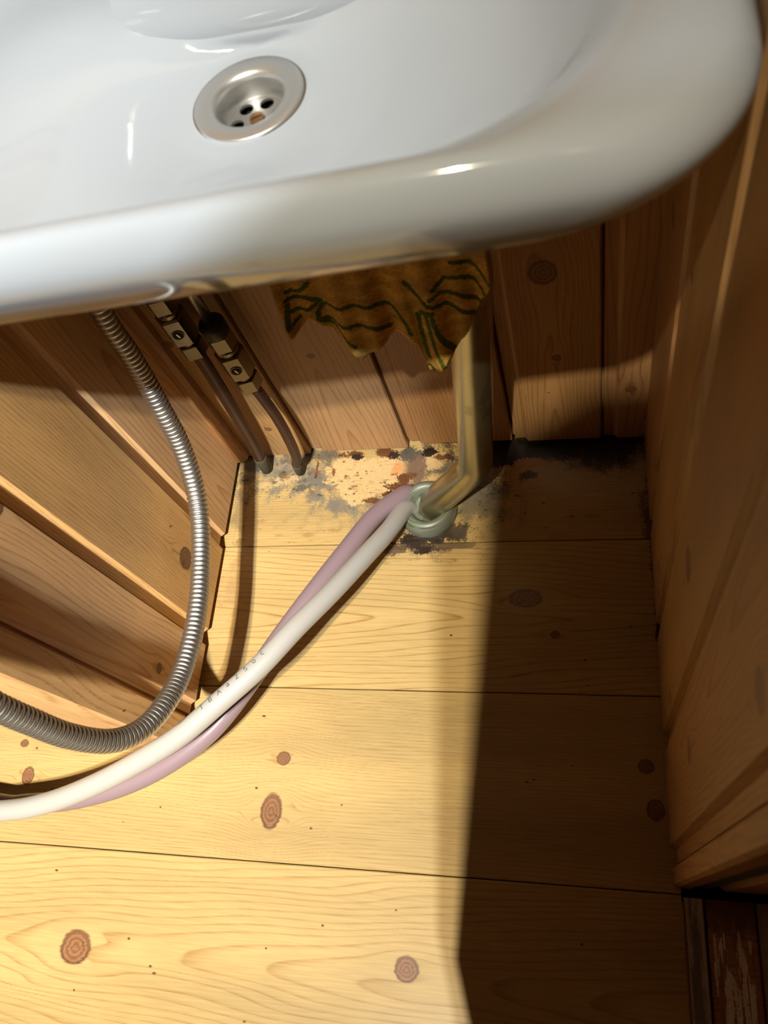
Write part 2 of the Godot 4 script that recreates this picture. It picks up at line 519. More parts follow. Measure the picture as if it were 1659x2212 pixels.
func pine(n: int) -> Material:
	if M.has(n): return M[n]
	var key := n
	var lit_copy := n >= 10  # higher ids: lighter partition copy, with stronger lamp light put into its colour
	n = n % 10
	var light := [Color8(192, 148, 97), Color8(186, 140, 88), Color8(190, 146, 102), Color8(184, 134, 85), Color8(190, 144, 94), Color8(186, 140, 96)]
	var knots := [
		[[222, 46, 5, 5], [60, 88, 4, 4]],
		[[86, 70, 13, 11], [400, 30, 6, 6]],
		[[187, 62, 4, 4], [330, 90, 9, 8]],
		[[158, 63, 8, 9], [420, 40, 9, 9]],
		[[272, 50, 14, 11], [156, 56, 5, 4], [430, 80, 8, 8]],
		[[96, 30, 5, 5], [360, 75, 9, 8]],
	]
	var o := [
		{"period": 4.0, "vc": 30.0, "flat": 14.0, "slope": 0.006}, {"period": 3.4, "vc": 110.0, "flat": 8.0, "slope": 0.004},
		{"period": 5.0, "vc": 60.0, "flat": 18.0, "slope": 0.008}, {"period": 3.8, "vc": 76.0, "flat": 10.0, "slope": -0.007},
		{"period": 3.6, "vc": 50.0, "flat": 12.0, "slope": 0.009}, {"period": 4.6, "vc": 20.0, "flat": 16.0, "slope": -0.005},
	]
	var d: Dictionary = o[n]
	if not lit_copy: light[n] = Color(light[n].r * 0.88, light[n].g * 0.88, light[n].b * 0.88)
	if lit_copy: light[n] = Color(light[n].r * 1.16, light[n].g * 1.21, light[n].b * 1.28)
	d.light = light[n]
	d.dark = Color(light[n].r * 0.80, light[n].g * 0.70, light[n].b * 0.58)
	d.strength = 0.85
	d.start = 0.55
	d.amp = 8.0
	var im := wood(1000, 236, 0.5, 301 + n * 17, knots[n], d)
	M[key] = tex_mat(im, 0.5, 0.4)
	return M[key]

# tongue-and-groove board: gap, tongue and bevel at w = 0, face up to w = width
func panel_prof(width: float) -> Array:
	return [Vector2(0.0, 0), Vector2(0.0, 0.0045), Vector2(0.0026, 0.0045), Vector2(0.0026, 0.0095), Vector2(0.0132, 0.0095), Vector2(0.0168, 0.014), Vector2(width - 0.0014, 0.014), Vector2(width - 0.0002, 0.0128), Vector2(width - 0.0002, 0)]

func make_walls() -> void:
	# back wall
	var b := struct_node("wall_back", "pine board wall under the washbasin, boards ending raggedly above the floor")
	var xs := [-0.4295, -0.3125, -0.1955, -0.078, 0.0155, 0.075]
	var ends := [0.003, 0.006, 0.0120, 0.007, 0.004]
	for i in 5:
		var w: float = xs[i + 1] - xs[i]
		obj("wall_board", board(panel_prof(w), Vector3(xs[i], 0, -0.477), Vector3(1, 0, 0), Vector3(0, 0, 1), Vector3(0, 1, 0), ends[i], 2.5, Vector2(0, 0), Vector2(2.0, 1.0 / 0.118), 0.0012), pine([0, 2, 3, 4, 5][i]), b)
	for p in [[-0.2267, 0.1098], [-0.1615, 0.1052], [-0.035, 0.10], [0.04, 0.012]]:
		nail(b, Vector3(p[0], p[1], -0.463), Vector3(0, 0, 1))
	wall_core(b, Vector3(-0.9, 1.25, -0.507), Vector3(2.2, 2.5, 0.06))
	# partition on the left
	var l := struct_node("wall_partition", "pine board partition on the left, ending in a nailed corner board")
	var zs := [[-0.470, -0.3425], [-0.3425, -0.2305], [-0.2305, -0.1535]]
	for i in 3:
		var w: float = zs[i][1] - zs[i][0]
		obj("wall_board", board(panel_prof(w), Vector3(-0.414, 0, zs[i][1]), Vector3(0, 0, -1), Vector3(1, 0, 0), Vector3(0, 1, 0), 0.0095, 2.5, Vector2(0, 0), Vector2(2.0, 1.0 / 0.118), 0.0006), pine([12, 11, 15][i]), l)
	var cb := [Vector2(0, 0), Vector2(0, 0.012), Vector2(0.002, 0.0145), Vector2(0.030, 0.0145), Vector2(0.032, 0.013), Vector2(0.032, 0)]
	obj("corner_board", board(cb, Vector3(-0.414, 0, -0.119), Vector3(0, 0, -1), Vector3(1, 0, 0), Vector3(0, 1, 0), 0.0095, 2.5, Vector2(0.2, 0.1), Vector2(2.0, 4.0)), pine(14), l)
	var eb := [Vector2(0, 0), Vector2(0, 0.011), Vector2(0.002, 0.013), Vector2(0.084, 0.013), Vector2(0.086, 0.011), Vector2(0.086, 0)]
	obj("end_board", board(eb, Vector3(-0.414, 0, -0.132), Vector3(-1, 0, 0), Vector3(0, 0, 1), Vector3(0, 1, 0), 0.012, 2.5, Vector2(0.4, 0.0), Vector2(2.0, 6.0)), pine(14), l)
	wall_core(l, Vector3(-0.457, 1.27, -0.30), Vector3(0.085, 2.46, 0.335))
	nail(l, Vector3(-0.4, 0.1288, -0.3144), Vector3(1, 0, 0))
	nail(l, Vector3(-0.3995, 0.1438, -0.1303), Vector3(1, 0, 0))
	# corner batten
	var t := struct_node("trim_1", "narrow orange pine batten in the corner beside the copper pipes")
	var bp := [Vector2(0, 0), Vector2(0, 0.013), Vector2(0.009, 0.013), Vector2(0.013, 0.009), Vector2(0.013, 0)]
	obj("batten", board(bp, Vector3(-0.4, 0, -0.463), Vector3(1, 0, 0), Vector3(0, 0, 1), Vector3(0, 1, 0), 0.011, 2.5, Vector2(0.1, 0.3), Vector2(2.0, 6.0)), pine(3), t)
	# right wall
	var r := struct_node("wall_right", "pine board wall on the right, in shade below and lit under the basin")
	var zr := [-0.480, -0.352, -0.243, -0.138, -0.0435]
	for i in 4:
		var w: float = zr[i + 1] - zr[i]
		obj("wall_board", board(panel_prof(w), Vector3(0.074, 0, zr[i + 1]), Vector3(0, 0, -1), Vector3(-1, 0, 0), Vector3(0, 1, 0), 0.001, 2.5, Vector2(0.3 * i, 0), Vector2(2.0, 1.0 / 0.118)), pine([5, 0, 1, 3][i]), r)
	wall_core(r, Vector3(0.105, 1.25, -0.29), Vector3(0.06, 2.5, 0.49))
	# the rest of the room
	var room := [["wall_left", Vector3(-1.55, 1.25, 0.87), Vector3(0.1, 2.5, 2.8)], ["wall_front", Vector3(-0.4, 1.25, 2.27), Vector3(2.6, 2.5, 0.1)], ["ceiling", Vector3(-0.4, 2.55, 0.87), Vector3(2.6, 0.1, 2.9)]]
	var pm := tex_mat(wood(512, 256, 1.0, 950, [], {"light": Color8(142, 98, 64), "dark": Color8(100, 66, 42), "period": 5.0, "vc": 40.0}), 0.6)
	pm.uv1_triplanar = true
	pm.uv1_scale = Vector3(2, 2, 2)
	M.dark = pm
	for q in room:
		var o := obj(q[0], rbox(q[2], 0.002), pm)
		o.position = q[1]
		o.set_meta("kind", "structure")

func wall_core(parent: Node3D, at: Vector3, size: Vector3) -> void:
	if not M.has("core"): M.core = mat(Color8(54, 38, 24), 0.95)
	var o := obj("wall_frame", rbox(size, 0.001), M.core, parent)
	o.position = at

func nail(parent: Node3D, p: Vector3, n: Vector3) -> void:
	if not M.has("nail"): M.nail = mat(Color8(150, 135, 90), 0.35, 1.0)
	var bs := Basis(Quaternion(Vector3.UP, n))
	obj("nail_head", lathe([Vector2(0.0003, 0.0006), Vector2(0.0009, 0.0004), Vector2(0.0011, -0.0004)], 12, p, bs), M.nail, parent)

func make_doorway() -> void:
	var e := struct_node("trim_2", "pine end board closing the right wall at the doorway")
	var ep := [Vector2(0, 0), Vector2(0, 0.011), Vector2(0.002, 0.0135), Vector2(0.014, 0.0135), Vector2(0.016, 0.012), Vector2(0.016, 0)]
	obj("end_board", board(ep, Vector3(0.074, 0, -0.0275), Vector3(0, 0, -1), Vector3(-1, 0, 0), Vector3(0, 1, 0), 0.001, 2.5, Vector2(0.2, 0.2), Vector2(2.0, 4.0)), pine(3), e)
	var j := struct_node("trim_3", "dark weathered door jamb above the peeling sill")
	var jm := tex_mat(wood(512, 128, 0.8, 700, [], {"light": Color8(168, 124, 88), "dark": Color8(112, 80, 56), "period": 3.0, "vc": 120.0}), 0.7)
	var o := obj("door_jamb", rbox(Vector3(0.20, 2.45, 0.05), 0.004), jm, j)
	o.position = Vector3(0.195, 1.235, -0.052)
	o = obj("gap_shade_strip", rbox(Vector3(0.012, 2.45, 0.016), 0.002), mat(Color8(44, 40, 36), 0.9), j)  # dark strip drawn for the board end grain and the shadow behind it
	o.position = Vector3(0.083, 1.235, -0.036)
	# sill: grey strip, gap, board with peeling white paint, dark rebate
	var s := struct_node("trim_4", "door sill with a grey strip and a board of peeling white paint")
	var grey := Image.create(128, 512, false, Image.FORMAT_RGB8)
	grey.fill(Color8(188, 178, 162))
	stain(grey, 0, 0, 1000, [[0.06, 0.06, 0.05, 0.08, Color8(104, 94, 82), 0.8, 0.6, 2.0], [0.06, 0.2, 0.06, 0.07, Color8(110, 98, 86), 0.8, 0.7, 2.0], [0.1, 0.38, 0.08, 0.1, Color8(190, 174, 146), 0.7, 0.7, 2.0]], 801)
	var gm := tex_mat(grey, 0.7)
	sill_strip(s, "grey_strip", 0.0680, 0.0835, -0.001, gm)
	var lip := obj("sill_lip", rbox(Vector3(0.0016, 0.02, 0.9), 0.0005), pine(1), s)
	lip.position = Vector3(0.0673, -0.010, 0.4335)
	var pw := wood(256, 1024, 0.5, 820, [], {"light": Color8(178, 128, 82), "dark": Color8(132, 90, 56), "period": 4.0, "vc": 40.0})
	var flakes := []
	for k in 150:
		var zz := rng.randf_range(0.02, 0.5)
		var xx := rng.randf_range(0.012, 0.108)
		flakes.append([xx, zz, rng.randf_range(0.002, 0.010), rng.randf_range(0.006, 0.026), Color8(244, 238, 232), 0.9, 0.7, 7.0])
	stain(pw, 0, 0, 2000, flakes, 830)
	var bites := []
	for k in 60:
		bites.append([rng.randf_range(0.0, 0.128), rng.randf_range(0.0, 0.5), rng.randf_range(0.001, 0.005), rng.randf_range(0.006, 0.022), Color8(150, 106, 66), 0.9, 0.9, 7.0])
	bites.append([0.06, 0.0, 0.12, 0.03, Color8(120, 86, 58), 0.9, 0.5, 3.0])
	stain(pw, 0, 0, 2000, bites, 840)
	sill_strip(s, "sill_board", 0.0855, 0.1235, -0.004, tex_mat(pw, 0.65))
	sill_strip(s, "sill_rebate", 0.1250, 0.2000, -0.008, gm)
	# flaked paint on the plank edge
	var d := struct_node("door_1", "dark closed door leaf beyond the sill")
	o = obj("door_leaf", rbox(Vector3(0.04, 2.45, 0.9), 0.003), jm, d)
	o.position = Vector3(0.222, 1.225, 0.424)
	var k := struct_node("wall_corner", "plain dark stained wall beyond the doorway")
	o = obj("wall_panel", rbox(Vector3(0.2, 2.5, 1.42), 0.003), M.dark, k)
	o.position = Vector3(0.17, 1.25, 1.585)

func sill_strip(s: Node3D, called: String, x0: float, x1: float, top: float, m: Material) -> void:
	var p := [Vector2(0, -0.03), Vector2(0, -0.001), Vector2(0.001, 0), Vector2(x1 - x0 - 0.001, 0), Vector2(x1 - x0, -0.001), Vector2(x1 - x0, -0.03)]
	var n := p.size()
	var st := start(false)
	for i in n:
		var a: Vector2 = p[i]
		var b: Vector2 = p[(i + 1) % n]
		var e := b - a
		var nn := Vector3(-e.y, e.x, 0)
		var o := Vector3(x0, top, -0.0205)
		var q := [o + Vector3(a.x, a.y, 0), o + Vector3(b.x, b.y, 0), o + Vector3(b.x, b.y, 0.9), o + Vector3(a.x, a.y, 0.9)]
		var u0 := a.x / (x1 - x0)
		var u1 := b.x / (x1 - x0)
		quad(st, q, [Vector2(u0, 0), Vector2(u1, 0), Vector2(u1, 1.75), Vector2(u0, 1.75)], nn)
	obj(called, done(st), m, s)

# ------------------------------------------------------------------ washbasin
func rrect(cx: float, cz: float, hx: float, hz: float, r: float, y: float, tilt := 0.0) -> Array:
	var out := []
	r = minf(r, minf(hx, hz))
	var cor := [[1, 1], [-1, 1], [-1, -1], [1, -1]]
	for k in 4:
		var sx: float = cor[k][0]
		var sz: float = cor[k][1]
		var a0 := PI / 2 * k
		for j in 13:
			var a := a0 + PI / 2 * j / 12.0
			out.append(Vector3(cx + sx * (hx - r) + cos(a) * r, y, cz + sz * (hz - r) + sin(a) * r))
		var nx: Array = cor[(k + 1) % 4]
		var p0: Vector3 = out[-1]
		var a1 := a0 + PI / 2
		var p1 := Vector3(cx + nx[0] * (hx - r) + cos(a1) * r, y, cz + nx[1] * (hz - r) + sin(a1) * r)
		for j in range(1, 8):
			out.append(p0.lerp(p1, j / 8.0))
	var res := []
	for p in out:
		res.append(Vector3(p.x, p.y, maxf(p.z - 0.07 * (p.x + 0.17) * clampf((p.z + 0.463) / 0.27, 0.0, 1.0), -0.4622)))
	return res

func make_washbasin() -> void:
	var t := thing("washbasin", "white glazed ceramic washbasin with rounded front corner, hung between the pine walls", "washbasin", Vector3(0, 0, 0))
	# cx, cz, hx, hz, corner, y   from the drain hole out over the rim and back under to the outlet
	var keys := [
		[-0.178, -0.398, 0.0300, 0.0300, 0.0300, 0.486],
		[-0.178, -0.398, 0.0310, 0.0310, 0.0310, 0.5085],
		[-0.178, -0.398, 0.0350, 0.0350, 0.0350, 0.5100],
		[-0.178, -0.394, 0.0480, 0.0480, 0.0480, 0.5115],
		[-0.177, -0.381, 0.0850, 0.0610, 0.0600, 0.5200],
		[-0.175, -0.362, 0.1250, 0.0880, 0.0860, 0.5320],
		[-0.173, -0.348, 0.1560, 0.1040, 0.1000, 0.5500],
		[-0.171, -0.340, 0.1740, 0.1090, 0.1020, 0.5740],
		[-0.170, -0.338, 0.1850, 0.1150, 0.0960, 0.5950],
		[-0.170, -0.335, 0.1940, 0.1200, 0.0900, 0.6080],
		[-0.170, -0.333, 0.2050, 0.1260, 0.0800, 0.6150],
		[-0.170, -0.332, 0.2140, 0.1310, 0.0700, 0.6165],
		[-0.170, -0.3315, 0.2220, 0.1350, 0.0620, 0.6140],
		[-0.170, -0.3315, 0.2275, 0.1385, 0.0580, 0.6070],
		[-0.170, -0.3315, 0.2290, 0.1395, 0.0560, 0.5990],
		[-0.170, -0.3315, 0.2270, 0.1370, 0.0560, 0.5900],
		[-0.170, -0.332, 0.2220, 0.1320, 0.0580, 0.5790],
		[-0.170, -0.333, 0.2110, 0.1230, 0.0640, 0.5650],
		[-0.171, -0.338, 0.1910, 0.1090, 0.0740, 0.5460],
		[-0.173, -0.350, 0.1560, 0.0920, 0.0860, 0.5220],
		[-0.176, -0.372, 0.1050, 0.0780, 0.0760, 0.5000],
		[-0.178, -0.394, 0.0550, 0.0550, 0.0550, 0.4910],
		[-0.178, -0.398, 0.0330, 0.0330, 0.0330, 0.4830],
	]
	var rings := []
	var uvs := []
	for i in keys.size() - 1:
		for s in 4:
			var f := s / 4.0
			var a: Array = keys[maxi(i - 1, 0)]
			var b: Array = keys[i]
			var c: Array = keys[i + 1]
			var d: Array = keys[mini(i + 2, keys.size() - 1)]
			var v := []
			for k in 6: v.append(cubic_interpolate(b[k], c[k], a[k], d[k], f))
			rings.append(rrect(v[0], v[1], v[2], v[3], v[4], v[5]))
			uvs.append((i + f) / keys.size())
	var last: Array = keys[-1]
	rings.append(rrect(last[0], last[1], last[2], last[3], last[4], last[5]))
	uvs.append(1.0)
	var st := start()
	rings_mesh(st, rings, uvs, false, false, false)
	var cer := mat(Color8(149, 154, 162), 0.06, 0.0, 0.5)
	obj("bowl", done(st), cer, t)
	# waste fitting
	var steel := mat(Color8(186, 185, 182), 0.38, 0.9)
	var c := Vector3(-0.178, 0.5100, -0.398)
	var tilt := Basis(Vector3(1, 0, 0), 0.03)
	var fl := obj("waste_flange", lathe([Vector2(0.0326, 0.0004), Vector2(0.0326, 0.0016), Vector2(0.0318, 0.0022), Vector2(0.026, 0.0022), Vector2(0.0225, 0.0018), Vector2(0.0205, 0.0003), Vector2(0.0197, -0.003), Vector2(0.0192, -0.0152)], 72, c, tilt), steel, t)
	var grime := obj("grime_ring", lathe([Vector2(0.0335, 0.0002), Vector2(0.0335, 0.0010), Vector2(0.0322, 0.0011), Vector2(0.0320, 0.0002)], 72, c, tilt), mat(Color8(74, 60, 44), 0.9), t)
	# strainer: CSG plate with six holes
	var plate := CSGCombiner3D.new()
	plate.name = "strainer"
	fl.add_child(plate)
	plate.position = c + tilt * Vector3(0, -0.0140, 0)
	plate.basis = tilt
	var disc := CSGCylinder3D.new()
	disc.name = "plate"
	disc.radius = 0.0190; disc.height = 0.0016; disc.sides = 64
	plate.add_child(disc)
	for k in 6:
		var h := CSGCylinder3D.new()
		h.name = "hole"
		h.operation = CSGShape3D.OPERATION_SUBTRACTION
		h.radius = 0.0043; h.height = 0.01; h.sides = 32
		var a := TAU * k / 6.0 - 0.20
		h.position = Vector3(cos(a), 0, sin(a)) * 0.0126
		plate.add_child(h, true)
	plate.material_override = mat(Color8(150, 148, 146), 0.45, 0.8)
	obj("strainer_rim", lathe([Vector2(0.0192, -0.0135), Vector2(0.0188, -0.0126), Vector2(0.0180, -0.0130)], 64, c, tilt), steel, fl)
	# dark waste body below
	obj("waste_body", lathe([Vector2(0.0200, -0.0150), Vector2(0.0192, -0.040), Vector2(0.0002, -0.041)], 40, c, tilt), mat(Color8(26, 22, 20), 0.8), fl)
	var brass := mat(Color8(128, 92, 58), 0.45, 0.8)
	var scb := thing_child("strainer_screw", fl)
	scb.set_meta("label", "slotted brass screw")
	var half := []
	for s in [-1.0, 1.0]:
		var hs := start(false)
		var p0 := c + tilt * Vector3(0, -0.0128, 0)
		var rot := Basis(Vector3.UP, -1.15)
		for ly in 1:
			var pts := []
			for j in 17:
				var a := -PI / 2 + 0.13 + (PI - 0.26) * j / 16.0
				pts.append(Vector3(s * cos(a) * 0.0046 , 0, sin(a) * 0.0046))
			for j in 16:
				var ca := Vector3(s * 0.0006, 0.0016, 0)
				var A: Vector3 = p0 + tilt * rot * (pts[j] * 0.96 + Vector3(0, 0.0013, 0))
				var B: Vector3 = p0 + tilt * rot * (pts[j + 1] * 0.96 + Vector3(0, 0.0013, 0))
				var C: Vector3 = p0 + tilt * rot * ca
				quad(hs, [C, A, B, B], [Vector2.ZERO, Vector2.ZERO, Vector2.ZERO, Vector2.ZERO], Vector3.UP)
				var A2: Vector3 = p0 + tilt * rot * pts[j]
				var B2: Vector3 = p0 + tilt * rot * pts[j + 1]
				quad(hs, [A, B, B2, A2], [Vector2.ZERO, Vector2.ZERO, Vector2.ZERO, Vector2.ZERO], (A + B) / 2 - p0)
		scb.mesh = done(hs) if s < 0 else merge(scb.mesh, done(hs))
	scb.material_override = brass

func thing_child(called: String, parent: Node) -> MeshInstance3D:
	var o := MeshInstance3D.new()
	o.name = called
	parent.add_child(o, true)
	return o

func merge(a: Mesh, b: Mesh) -> ArrayMesh:
	var st := SurfaceTool.new()
	st.begin(Mesh.PRIMITIVE_TRIANGLES)
	st.append_from(a, 0, Transform3D())
	st.append_from(b, 0, Transform3D())
	return st.commit()

# ------------------------------------------------------------------ pipes
func metal_image(sd: int, base: Color, list: Array, w := 512, h := 128) -> Image:
	var im := Image.create(w, h, false, Image.FORMAT_RGB8)
	im.fill(base)
	stain(im, 0, 0, 1, list, sd)
	return im

func make_drain_pipe() -> void:
	var t := thing("drain_pipe", "bent chrome drain pipe with dulled greenish surface entering the floor through a collar", "pipe")
	var pm := mat(Color.WHITE, 0.30, 0.9)
	var spots := []
	for k in 60:
		spots.append([rng.randf_range(0, 512), rng.randf_range(0, 128), rng.randf_range(4, 40), rng.randf_range(2, 12), [Color8(150, 140, 104), Color8(120, 118, 92), Color8(168, 160, 132)][k % 3], 0.5, 0.8, 2.0])
	pm.albedo_texture = ImageTexture.create_from_image(metal_image(41, Color8(166, 158, 126), spots))
	pm.uv1_scale = Vector3(2.2, 1, 1)
	var base := Vector3(-0.1600, 0.012, -0.3890)
	var el := Vector3(-0.1065, 0.082, -0.3945)
	var top := Vector3(-0.0735, 0.372, -0.384)
	var pts := PackedVector3Array()
	var d0 := (el - base).normalized()
	var d1 := (top - el).normalized()
	pts.append_array([Vector3(-0.172, -0.03, -0.3858), base, el - d0 * 0.014])
	for j in range(1, 7):
		var f := j / 7.0
		var a := el - d0 * 0.014
		var b := el + d1 * 0.014
		pts.append(a.lerp(el, f).lerp(el.lerp(b, f), f))
	pts.append(el + d1 * 0.014)
	for j in range(1, 9): pts.append((el + d1 * 0.014).lerp(top, j / 8.0))
	var bend := Vector3(-0.071, 0.413, -0.384)
	for j in range(1, 9):
		var f := j / 9.0
		var b := Vector3(-0.112, 0.417, -0.386)
		pts.append(top.lerp(bend, f).lerp(bend.lerp(b, f), f))
	pts.append_array([Vector3(-0.112, 0.417, -0.386), Vector3(-0.165, 0.419, -0.396)])
	obj("pipe", tube(pts, func(_s): return 0.0166, 32), pm, t)
	# bottle trap below the basin, behind the cloth
	obj("trap", lathe([Vector2(0.001, 0.372), Vector2(0.020, 0.373), Vector2(0.026, 0.378), Vector2(0.027, 0.392), Vector2(0.024, 0.395), Vector2(0.024, 0.440), Vector2(0.019, 0.446), Vector2(0.018, 0.452), Vector2(0.018, 0.462), Vector2(0.026, 0.463), Vector2(0.027, 0.485), Vector2(0.022, 0.488)], 40, Vector3(-0.178, 0, -0.398)), mat(Color8(190, 186, 178), 0.25, 1.0), t)
	# collar on the floor
	var cm := mat(Color.WHITE, 0.48, 0.25)
	var cs := []
	for k in 110:
		cs.append([rng.randf_range(0, 512), rng.randf_range(0, 128), rng.randf_range(3, 22), rng.randf_range(2, 10), [Color8(98, 108, 76), Color8(78, 78, 68), Color8(140, 140, 126), Color8(76, 90, 54)][k % 4], 0.7, 0.9, 3.0])
	cm.albedo_texture = ImageTexture.create_from_image(metal_image(43, Color8(116, 118, 106), cs))
	var prof := []
	for j in 15:
		var a := PI * j / 16.0
		prof.append(Vector2(0.0242 + cos(a) * 0.0083, -0.001 + sin(a) * 0.0165))
	prof.append(Vector2(0.0150, 0.0035))
	prof.append(Vector2(0.0050, 0.0030))
	var col := obj("floor_collar", lathe(prof, 56, Vector3(-0.1690, 0.0005, -0.3862)), cm, t)
	col.set_meta("label", "grey-green corroded collar")

func make_supplies() -> void:
	var cop := mat(Color8(70, 45, 31), 0.46, 0.55)
	var nick := mat(Color8(120, 108, 84), 0.30, 1.0)
	var darkn := mat(Color8(66, 60, 50), 0.45, 0.9)
	var chrome := mat(Color8(190, 180, 160), 0.2, 1.0)
	var hole := mat(Color8(22, 14, 10), 0.8)
	var verd := mat(Color8(78, 70, 52), 0.85)
	var defs := [
		["copper_supply_pipe", "brown copper supply pipe beside the corner batten, its valve half hidden by the basin", [Vector3(-0.366, -0.01, -0.447), Vector3(-0.3625, 0.03, -0.444), Vector3(-0.3555, 0.0776, -0.441), Vector3(-0.349, 0.155, -0.440), Vector3(-0.345, 0.225, -0.440), Vector3(-0.3445, 0.262, -0.440)], 0.2440, -0.3445, -0.440, 0.0066],
		["copper_supply_pipe", "brown copper supply pipe with a bend, nearer the drain, its valve in full view", [Vector3(-0.3245, -0.01, -0.4425), Vector3(-0.3200, 0.022, -0.438), Vector3(-0.3124, 0.0448, -0.434), Vector3(-0.3072, 0.0802, -0.433), Vector3(-0.3045, 0.1268, -0.433), Vector3(-0.3060, 0.170, -0.433), Vector3(-0.3085, 0.202, -0.433), Vector3(-0.3088, 0.225, -0.433)], 0.1960, -0.3088, -0.433, 0.0056],
	]
	for d in defs:
		var t := thing(d[0], d[1], "pipe", Vector3.ZERO, "copper supply pipes behind the basin")
		var r: float = d[6]
		obj("pipe", tube(curve(d[2], 0.006), func(_s): return r, 20), cop, t)
		var y: float = d[3]
		var at := Vector3(d[4], 0, d[5])
		var turn := 0.25
		# lower nut, round shoulder, square body with slotted screw, neck, upper nut, riser
		obj("lower_nut", prism(6, 0.0128, y - 0.006, y + 0.012, 0.0012, at, turn), nick, t)
		obj("thread", lathe([Vector2(0.0001, y + 0.012), Vector2(0.0098, y + 0.012), Vector2(0.0102, y + 0.0135), Vector2(0.0098, y + 0.015), Vector2(0.0102, y + 0.0165), Vector2(0.0001, y + 0.017)], 28, at), nick, t)
		var body := obj("valve_body", prism(6, 0.0142, y + 0.016, y + 0.050, 0.002, at, turn), nick, t)
		var n := Vector3(cos(turn + PI * 1.5), 0, -sin(turn + PI * 1.5)).normalized()
		var sp := at + Vector3(0, y + 0.033, 0) + n * 0.0126
		var bs := Basis(Quaternion(Vector3.UP, n))
		obj("screw_recess", lathe([Vector2(0.0001, 0.0004), Vector2(0.0045, 0.0004), Vector2(0.0048, -0.001)], 24, sp, bs), hole, body)
		obj("screw_ring", lathe([Vector2(0.0046, 0.0002), Vector2(0.0050, 0.0008), Vector2(0.0056, 0.0004), Vector2(0.0057, -0.001)], 24, sp, bs), nick, body)
		var slot := obj("valve_screw", rbox(Vector3(0.0016, 0.001, 0.0056), 0.0003), chrome, body)
		slot.position = sp + n * 0.0006
		slot.basis = bs * Basis(Vector3.UP, 0.5)
		obj("neck", lathe([Vector2(0.0001, y + 0.050), Vector2(0.0108, y + 0.050), Vector2(0.0112, y + 0.052), Vector2(0.0106, y + 0.054), Vector2(0.0112, y + 0.056), Vector2(0.0001, y + 0.057)], 28, at), nick, t)
		obj("upper_nut", prism(6, 0.0128, y + 0.0565, y + 0.076, 0.0014, at, turn), nick, t)
		obj("upper_sleeve", lathe([Vector2(0.0120, y + 0.075), Vector2(0.0120, y + 0.086), Vector2(0.0105, y + 0.089), Vector2(0.004, y + 0.0895)], 28, at), darkn, t)
		obj("riser", tube(PackedVector3Array([at + Vector3(0, y + 0.085, 0), at + Vector3(-0.001, y + 0.20, 0), at + Vector3(-0.002, 0.512, -0.004)]), func(_s): return 0.0052, 18), chrome, t)
		var foot: Vector3 = d[2][1]
		obj("verdigris", tube(PackedVector3Array([d[2][0], foot, foot + (d[2][2] - foot).normalized() * 0.003]), func(_s): return r + 0.0006, 16), verd, t)

func make_hose() -> void:
	var pts := [Vector3(-0.372, 0.535, -0.435), Vector3(-0.372, 0.47, -0.430), Vector3(-0.372, 0.40, -0.420), Vector3(-0.371, 0.3350, -0.4016), Vector3(-0.369, 0.3054, -0.3961), Vector3(-0.3685, 0.2712, -0.3893), Vector3(-0.3670, 0.2346, -0.3779), Vector3(-0.3660, 0.2028, -0.3681), Vector3(-0.3650, 0.1755, -0.3533), Vector3(-0.3637, 0.1526, -0.3330), Vector3(-0.3607, 0.1400, -0.3069), Vector3(-0.3571, 0.1330, -0.2714), Vector3(-0.3530, 0.1320, -0.2350), Vector3(-0.3505, 0.1360, -0.1984), Vector3(-0.3498, 0.1460, -0.1620), Vector3(-0.3489, 0.1690, -0.1287), Vector3(-0.3530, 0.1910, -0.1055), Vector3(-0.3600, 0.2190, -0.0923), Vector3(-0.3670, 0.2608, -0.0880), Vector3(-0.3710, 0.3003, -0.0897), Vector3(-0.3740, 0.3320, -0.0921), Vector3(-0.3770, 0.3567, -0.0952), Vector3(-0.3810, 0.43, -0.099), Vector3(-0.3815, 0.52, -0.101), Vector3(-0.3815, 0.80, -0.105), Vector3(-0.3815, 1.10, -0.12), Vector3(-0.385, 1.19, -0.14), Vector3(-0.402, 1.215, -0.17)]
	var fine := resample(curve(pts, 0.002), 0.0047 / 6.0)
	var m := mat(Color8(190, 188, 184), 0.42, 1.0)
	var rad := func(s: float) -> float:
		var p := fmod(s, 0.0047) / 0.0047
		return 0.0094 - 0.0013 * pow(absf(2.0 * p - 1.0), 2.5)
	var o := obj("metal_hose", tube(fine, rad, 18, false), m)
	o.set_meta("label", "ribbed silver metal hose looping down in front of the left partition")
	o.set_meta("category", "hose")

